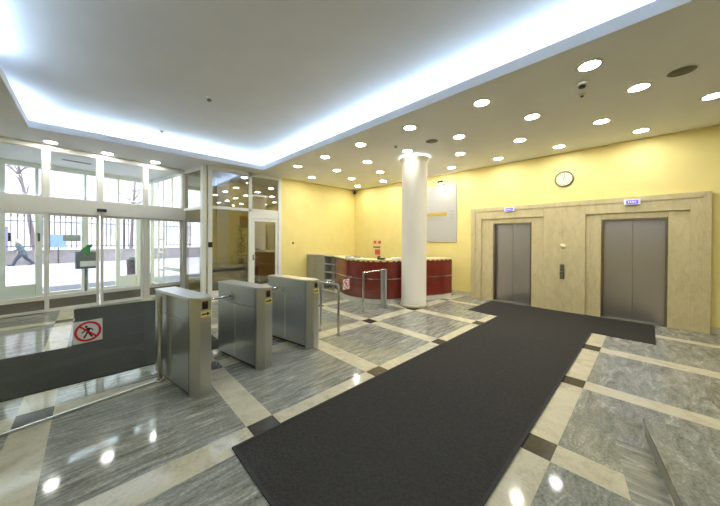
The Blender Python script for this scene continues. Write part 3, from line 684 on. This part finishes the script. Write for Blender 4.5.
# ------------------------------------------------------------------ vestibule: outer glazed front, sanitiser stand
ON = -11.5
b = MB()
def obox(a0, a1, z0, z1, d=0.06): b.box(ON - d, ON + d, a0, a1, z0, z1)
obox(-2.4, 3.7, 3.48, 3.6); obox(-2.4, 3.7, 2.32, 2.70); obox(-2.4, 3.7, 0.0, 0.10)
for a0, a1 in ((-0.6, 0.50), (1.0, 1.12), (1.90, 2.04), (2.68, 2.78), (3.20, 3.34), (3.6, 3.7), (-2.0, -1.9)): obox(a0, a1, 0.10, 2.32)
for a0, a1 in ((-0.6, 0.50), (1.0, 1.06), (1.95, 2.0), (2.72, 2.76), (3.6, 3.7), (-2.0, -1.9)): obox(a0, a1, 2.70, 3.48)
obox(0.50, 1.0, 0.10, 0.36, 0.03); obox(2.78, 3.20, 0.10, 0.40, 0.03); obox(3.34, 3.6, 0.1, 0.4, 0.03)
eobj(b, 'trim_8', M_frame, bevel=0.004)
for k, (a0, a1, z0, z1) in enumerate(((0.5, 1.0, 0.36, 2.32), (1.12, 1.90, 0.1, 2.32), (2.04, 2.68, 0.1, 2.32), (2.78, 3.20, 0.4, 2.32), (3.34, 3.6, 0.4, 2.32), (-1.9, -0.6, 0.1, 2.32),
        (0.5, 1.0, 2.7, 3.48), (1.06, 1.95, 2.7, 3.48), (2.0, 2.72, 2.7, 3.48), (2.76, 3.6, 2.7, 3.48), (-1.9, -0.6, 2.7, 3.48))):
    b = MB(); b.box(ON - 0.005, ON + 0.005, a0, a1, z0, z1); eobj(b, 'window_%d' % (40 + k), M_glass)
for a, lab in ((0.56, 'dark door pull on the outer door left of the walking person'), (1.06, 'dark door pull on the frame right of the walking person')):
    b = MB(); b.tube([(0.06, 0, -0.10), (0.11, 0, -0.08), (0.11, 0, 0.08), (0.06, 0, 0.10)], 0.02, 10)
    tag(b.build('door_pull', M_black, loc=T(ON + 0.0, a, 1.62), rotz=RZ), lab, 'door handle')
b = MB(); b.box(0.008, 0.011, -0.2, 0.16, -0.09, 0.09); tag(b.build('glass_sticker', mat('sticker_grey', rgb(176, 184, 190), 0.6, noise=0.02), loc=T(ON, 1.72, 1.60), rotz=RZ), 'pale grey rectangular sticker on the outer door glass', 'sticker')
M_fill = emitter('fill_glow', (0.80, 0.93, 1.0, 1), 16)  # fill lamps added out of view to brighten the vestibule frames
for a, lab in ((0.5, 'added unseen cool white fill light on the vestibule ceiling over the left doors'), (1.75, 'added unseen cool white fill light on the vestibule ceiling over the middle doors'), (3.0, 'added unseen cool white fill light on the vestibule ceiling over the right doors')):
    r = empty('fill_light', T(-9.26, a, H), RZ, lab, 'ceiling light', 'added vestibule fill lights')
    b = MB(); b.box(-0.07, 0.07, -0.45, 0.45, -0.03, 0.0); b.build('housing', M_white, r)
    b = MB(); b.box(-0.06, 0.06, -0.44, 0.44, -0.036, -0.03); b.build('diffuser', M_fill, r)
b = MB(); b.box(-0.04, 0.04, -0.27, 0.27, -0.012, 0.0); r = b.build('air_slot', M_darksteel, loc=T(-10.3, 1.62, H), rotz=RZ); tag(r, 'long dark air slot in the vestibule ceiling', 'ceiling vent')
r = empty('leaflet_stand', T(-10.2, 1.77), RZ, 'grey box on a leg with green leaflet inside the entrance', 'stand')
M_boxg = mat('stand_grey', rgb(104, 114, 122), 0.45, noise=0.03)
b = MB(); b.lathe([(0.16, 0), (0.16, 0.015), (0.03, 0.03), (0.03, 0.8)], seg=20); b.build('leg', M_boxg, r)
b = MB(); b.box(-0.10, 0.10, -0.20, 0.20, 0.80, 1.25); bx = b.build('box', M_boxg, r, bevel=0.01)
b = MB(); b.box(0.10, 0.104, -0.13, 0.17, 0.86, 1.0); b.build('paper_label', M_signw, bx)
b = MB(); b.poly3([(0.0, -0.12, 1.2), (0.03, 0.05, 1.2), (0.10, 0.10, 1.44), (0.10, 0.0, 1.42)], (0.006, 0, 0)); b.poly3([(0.06, -0.16, 1.2), (0.11, 0.04, 1.13), (0.11, 0.07, 1.36), (0.08, -0.06, 1.36)], (0.006, 0, 0))
b.build('green_leaflet', mat('leaflet_green', rgb(16, 140, 70), 0.5, noise=0.1), r)

# ------------------------------------------------------------------ outdoors
G = -0.2
b = MB(); b.box(-70, -11.72, -45, 60, G - 0.3, G)
o = eobj(b, 'snow_ground', M_slush); o['kind'] = 'structure'
b = MB(); b.box(-13.9, -11.75, -6, 8, G, -0.03); o = eobj(b, 'entrance_step', mat('step_dark', rgb(92, 92, 100), 0.7, noise=0.15)); o['kind'] = 'structure'
b = MB(); b.box(-70, -29.6, -45, 60, G, 0.45); eobj(b, 'snow_bank', M_snow)
WN = -29.3
b = MB(); b.box(WN - 0.3, WN, -12, 22, G, 0.66); b.box(WN - 0.36, WN + 0.05, -12, 22, 0.66, 0.76); o = eobj(b, 'garden_wall', M_stone, None); tag(o, 'low pale stone wall under the iron fence outside', 'wall')
def fence(a0, lab):
    r = empty('iron_fence', T(WN - 0.15, a0, 0.76), RZ, lab, 'fence', 'iron fence sections on the low wall')
    L = 4.2
    b = MB(); b.box(-0.06, 0.06, -0.06, 0.06, 0, 2.75); b.box(-0.09, 0.09, -0.09, 0.09, 2.75, 2.82); b.build('post', M_iron, r)
    for z in (0.22, 1.95):
        b = MB(); b.box(-0.03, 0.03, 0.06, L - 0.1, z, z + 0.06); b.build('rail', M_iron, r)
    for k in range(1, 15):
        y = k * L / 15; b = MB(); b.box(-0.02, 0.02, y - 0.022, y + 0.022, 0.05, 2.25)
        b.lathe([(0.0, 2.5), (0.055, 2.36), (0.03, 2.28), (0.045, 2.25)], (0, y, 0), 6); b.build('bar', M_iron, r)
for i in range(6):
    pos = ['behind the leftmost door glass', 'behind the walking person', 'behind the grey box stand', 'behind the second sliding door', 'behind the narrow right door', 'farthest right outside'][i]
    fence(-5.2 + 4.2 * i, 'black iron fence section with spear tips, ' + pos)
# apartment house and shed far behind
r = empty('apartment_building', T(-58, 10), RZ, 'pale pink apartment building beyond the fence', 'building')
b = MB(); b.box(-8, 0, -15, 22, G, 17); b.build('wall', mat('house_pink', rgb(216, 204, 208), 0.8, noise=0.04), r)
wm = mat('house_glass', rgb(176, 176, 190), 0.3, noise=0.05)
for i in range(9):
    for j in range(4):
        b = MB(); y = -13.4 + i * 3.9; b.box(0, 0.1, y, y + 1.5, 2.0 + j * 3.8, 4.0 + j * 3.8); b.build('window', wm, r)
b = MB(); b.box(-8.3, 0.3, -15.3, 22.3, 17, 17.5); b.build('roof', M_snow, r)
r = empty('wooden_shed', T(-40, 0.5), RZ, 'blue grey shed beyond the fence behind the walking person', 'shed')
b = MB(); b.box(-3, 0, -2.1, 1.4, 0.45, 2.6); b.build('shed_wall', mat('shed_blue', rgb(126, 122, 160), 0.8, noise=0.1), r)
b = MB(); b.poly3([(0.2, -2.3, 2.6), (0.2, 1.6, 2.6), (0.2, -0.35, 3.4)], (-3.4, 0, 0)); b.build('roof', M_snow, r)
b = MB(); b.box(0, 0.05, -0.7, 0.5, -0.5, 0.5)
r = empty('blue_sign', T(-29.0, 3.6, 1.4), RZ, 'pale blue notice board fixed in front of the iron fence', 'sign')
b = MB(); b.box(0.0, 0.05, -0.38, 0.38, -0.45, 0.45); b.build('panel', mat('sign_blue', rgb(120, 150, 205), 0.5, noise=0.03), r)
b = MB(); b.box(0.0, 0.04, -0.03, 0.03, -1.6, -0.45); b.build('post', M_iron, r)
M_bark = mat('bark', rgb(112, 98, 104), 0.9, noise=0.2)
def tree(n, a, h, lean, lab):
    r = empty('bare_tree', T(n, a, 0.40), RZ, lab, 'tree')
    b = MB(); top = Vector((0, lean * h, h)); b.tube([(0, 0, 0), (0, lean * h * 0.4, h * 0.45), top], 0.16, 10, 0, 0.05); b.build('trunk', M_bark, r)
    b = MB()
    for k in range(22):
        z = random.uniform(0.35, 0.98); p = Vector((0, lean * h * z, h * z)); an = random.uniform(0, 2 * PI); L = random.uniform(0.8, 2.2) * (1.2 - z * 0.5)
        d = Vector((math.cos(an) * 0.7, math.sin(an), 0.7)); q = p + d * L * 0.5 + Vector((0, 0, 0.1)); e = p + d * L
        b.tube([p, q, e], 0.05, 6, 0, 0.012)
        for m_ in range(3): b.tube([q, q + Vector((random.uniform(-.5, .5), random.uniform(-.6, .6), random.uniform(.2, .7)))], 0.02, 5, 0, 0.006)
    b.build('branches', M_bark, r)
tree(-33, 2.9, 8, -0.13, 'bare leaning tree beyond the fence at the left')
tree(-36, 9.6, 9, 0.05, 'bare tree beyond the fence behind the second sliding door')
tree(-35, 14.0, 8, 0.02, 'bare tree beyond the fence at the far right')

# litter bin outside
r = empty('litter_bin', T(-14.6, 3.95, G), RZ, 'dark litter bin outside the right part of the entrance', 'bin')
b = MB(); b.lathe([(0.17, 0), (0.2, 0.75), (0.21, 0.75), (0.21, 0.8), (0.16, 0.8), (0.15, 0.7)], seg=20); b.build('bin_body', mat('bin_violet', rgb(72, 58, 74), 0.5, noise=0.1), r)
b = MB(); b.lathe([(0.205, 0.8), (0.21, 0.9), (0.1, 1.0), (0.0, 1.02)], seg=20); b.build('bin_lid', M_black, r)

# walking person
def skin_obj(name, verts, edges, radii, m, parent, sub=2, root=0):
    me = bpy.data.meshes.new(name); me.from_pydata(verts, edges, []); me.materials.append(m)
    o = bpy.data.objects.new(name, me); COL.objects.link(o)
    if parent: o.parent = parent
    sk = o.modifiers.new('skin', 'SKIN'); sk.use_smooth_shade = True
    for i, rd in enumerate(radii):
        v = me.skin_vertices[0].data[i]; v.radius = rd if isinstance(rd, tuple) else (rd, rd); v.use_root = (i == root)
    s_ = o.modifiers.new('sub', 'SUBSURF'); s_.levels = sub; s_.render_levels = sub
    return o
v = Vector((-28.25, -3.22, G))
r = empty('person', (v.x, v.y, G), RZ, 'person in grey blue jacket and pale cap striding past outside', 'person')
# local: x towards the hall, -y = walking direction (left in the photo)
V = [(0, 0.06, 0.82), (0, -0.02, 1.05), (0, -0.10, 1.30), (0, -0.15, 1.42), (0, -0.20, 1.52), (0, -0.205, 1.60),      # 0-5 pelvis..head
     (0.09, 0.02, 0.78), (0.09, -0.20, 0.46), (0.09, -0.34, 0.07), (0.09, -0.43, 0.04),                                # 6-9 front leg
     (-0.09, 0.08, 0.78), (-0.09, 0.20, 0.47), (-0.09, 0.50, 0.14), (-0.09, 0.46, 0.04),                               # 10-13 rear leg
     (0.19, -0.09, 1.29), (0.23, 0.06, 1.05), (0.21, -0.14, 0.90), (0.21, -0.22, 0.87),                                # 14-17 arm
     (-0.19, -0.09, 1.29), (-0.23, -0.08, 1.04), (-0.21, -0.30, 0.95), (-0.21, -0.37, 0.95)]
Ed = [(0, 1), (1, 2), (2, 3), (3, 4), (4, 5), (0, 6), (6, 7), (7, 8), (8, 9), (0, 10), (10, 11), (11, 12), (12, 13), (2, 14), (14, 15), (15, 16), (16, 17), (2, 18), (18, 19), (19, 20), (20, 21)]
Rd = [(0.14, 0.12), (0.14, 0.12), (0.15, 0.12), 0.055, 0.085, (0.09, 0.1), 0.095, 0.07, 0.05, 0.04, 0.095, 0.07, 0.05, 0.04, 0.065, 0.05, 0.04, 0.035, 0.065, 0.05, 0.04, 0.035]
M_skin = mat('skin', rgb(200, 160, 140), 0.6, noise=0.03); M_jean = mat('jeans', rgb(58, 62, 92), 0.8, noise=0.1)
M_jack = mat('jacket', rgb(84, 98, 108), 0.8, noise=0.1); M_cap = mat('cap', rgb(214, 208, 220), 0.8, noise=0.05)
skin_obj('body', V, Ed, Rd, M_skin, r)
# clothing over the body
def loft(b, rings, seg=20):
    """rings: (x, y, z, rx, ry) ellipses stacked into a closed shell"""
    vs = [(x + rx * math.cos(2 * PI * k / seg), y + ry * math.sin(2 * PI * k / seg), z) for x, y, z, rx, ry in rings for k in range(seg)]
    n = len(rings)
    b.add(vs, [(i * seg + k, i * seg + (k + 1) % seg, (i + 1) * seg + (k + 1) % seg, (i + 1) * seg + k) for i in range(n - 1) for k in range(seg)], 0, True)
    b.add(vs, [tuple(range(seg)), tuple(range((n - 1) * seg, n * seg))])
def limb(b, pts, rads, seg=14):
    for i in range(len(pts) - 1): b.tube([pts[i], pts[i + 1]], rads[i], seg, 0, rads[i + 1]); b.ball(pts[i + 1], rads[i + 1], 0, 1.0, 14)
    b.ball(pts[0], rads[0], 0, 1.0, 14)
b = MB()
loft(b, [(0, 0.08, 0.66, 0.21, 0.21), (0, 0.06, 0.80, 0.205, 0.20), (0, 0.0, 1.00, 0.20, 0.17), (0, -0.05, 1.15, 0.215, 0.17), (0, -0.09, 1.28, 0.225, 0.16), (0, -0.115, 1.37, 0.19, 0.135), (0, -0.14, 1.43, 0.11, 0.10), (0, -0.165, 1.475, 0.075, 0.075)])
limb(b, [V[14], V[15], (0.215, -0.11, 0.92)], [0.085, 0.07, 0.055]); limb(b, [V[18], V[19], (-0.215, -0.26, 0.965)], [0.085, 0.07, 0.055])
b.build('jacket', M_jack, r)
b = MB(); limb(b, [V[6], V[7], (0.09, -0.33, 0.10)], [0.125, 0.09, 0.068]); limb(b, [V[10], V[11], (-0.09, 0.47, 0.17)], [0.125, 0.09, 0.068]); b.build('trousers', M_jean, r)
b = MB(); b.lathe([(0.113, -0.02), (0.115, 0.02), (0.10, 0.07), (0.06, 0.105), (0.0, 0.115)], (0, -0.20, 1.60), 20); b.prism([(-0.06, -0.30), (0.06, -0.30), (0.075, -0.36), (0.0, -0.385), (-0.075, -0.36)], 1.585, 1.6); b.build('cap', M_cap, r)
b = MB(); b.ball((0, -0.305, 1.555), 0.018); b.ball((0.095, -0.19, 1.565), 0.022); b.ball((-0.095, -0.19, 1.565), 0.022); b.build('face_features', M_skin, r)
for x, y, z, t in ((0.09, -0.40, 0.045, 0.15), (-0.09, 0.455, 0.06, 0.9)):
    b = MB(); b.tube([(x, y + 0.09, z + 0.05 * t), (x, y, z + 0.02), (x, y - 0.13, z - 0.005)], 0.05, 12, 0, 0.036); b.ball((x, y - 0.13, z - 0.005), 0.037); b.ball((x, y + 0.09, z + 0.05 * t), 0.05); b.build('shoe', M_black, r)

# ------------------------------------------------------------------ light
w = bpy.data.worlds.new('overcast'); SC.world = w; w.use_nodes = True
bg = w.node_tree.nodes['Background']; bg.inputs[0].default_value = (0.90, 0.94, 1.0, 1); bg.inputs[1].default_value = 3.8

# ------------------------------------------------------------------ camera
cam = bpy.data.cameras.new('camera'); co = bpy.data.objects.new('camera', cam); COL.objects.link(co)
cam.sensor_width = 36.0; cam.lens = 279.2 / 720 * 36.0; cam.shift_y = -(253 - 241.3) / 720
cam.clip_end = 300
yaw, pit, rol = math.radians(-46.0), math.radians(-0.35), math.radians(0.3)
F = Vector((math.sin(yaw) * math.cos(pit), math.cos(yaw) * math.cos(pit), math.sin(pit)))
R = Vector((math.cos(yaw), -math.sin(yaw), 0)); U = R.cross(F)
R2 = R * math.cos(rol) + U * math.sin(rol); U2 = -R * math.sin(rol) + U * math.cos(rol)
m = Matrix((R2, U2, -F)).transposed().to_4x4(); m.translation = Vector((0, 0, 1.6)); co.matrix_world = m
SC.camera = co
SC.view_settings.view_transform = 'Standard'; SC.view_settings.look = 'None'
SC.view_settings.gamma = 1.0; SC.view_settings.exposure = 0.16; SC.view_settings.use_curve_mapping = False
SC.cycles.use_denoising = True
SC.cycles.max_bounces = 10; SC.cycles.transparent_max_bounces = 24; SC.cycles.sample_clamp_indirect = 8
SC.cycles.caustics_reflective = False; SC.cycles.caustics_refractive = False
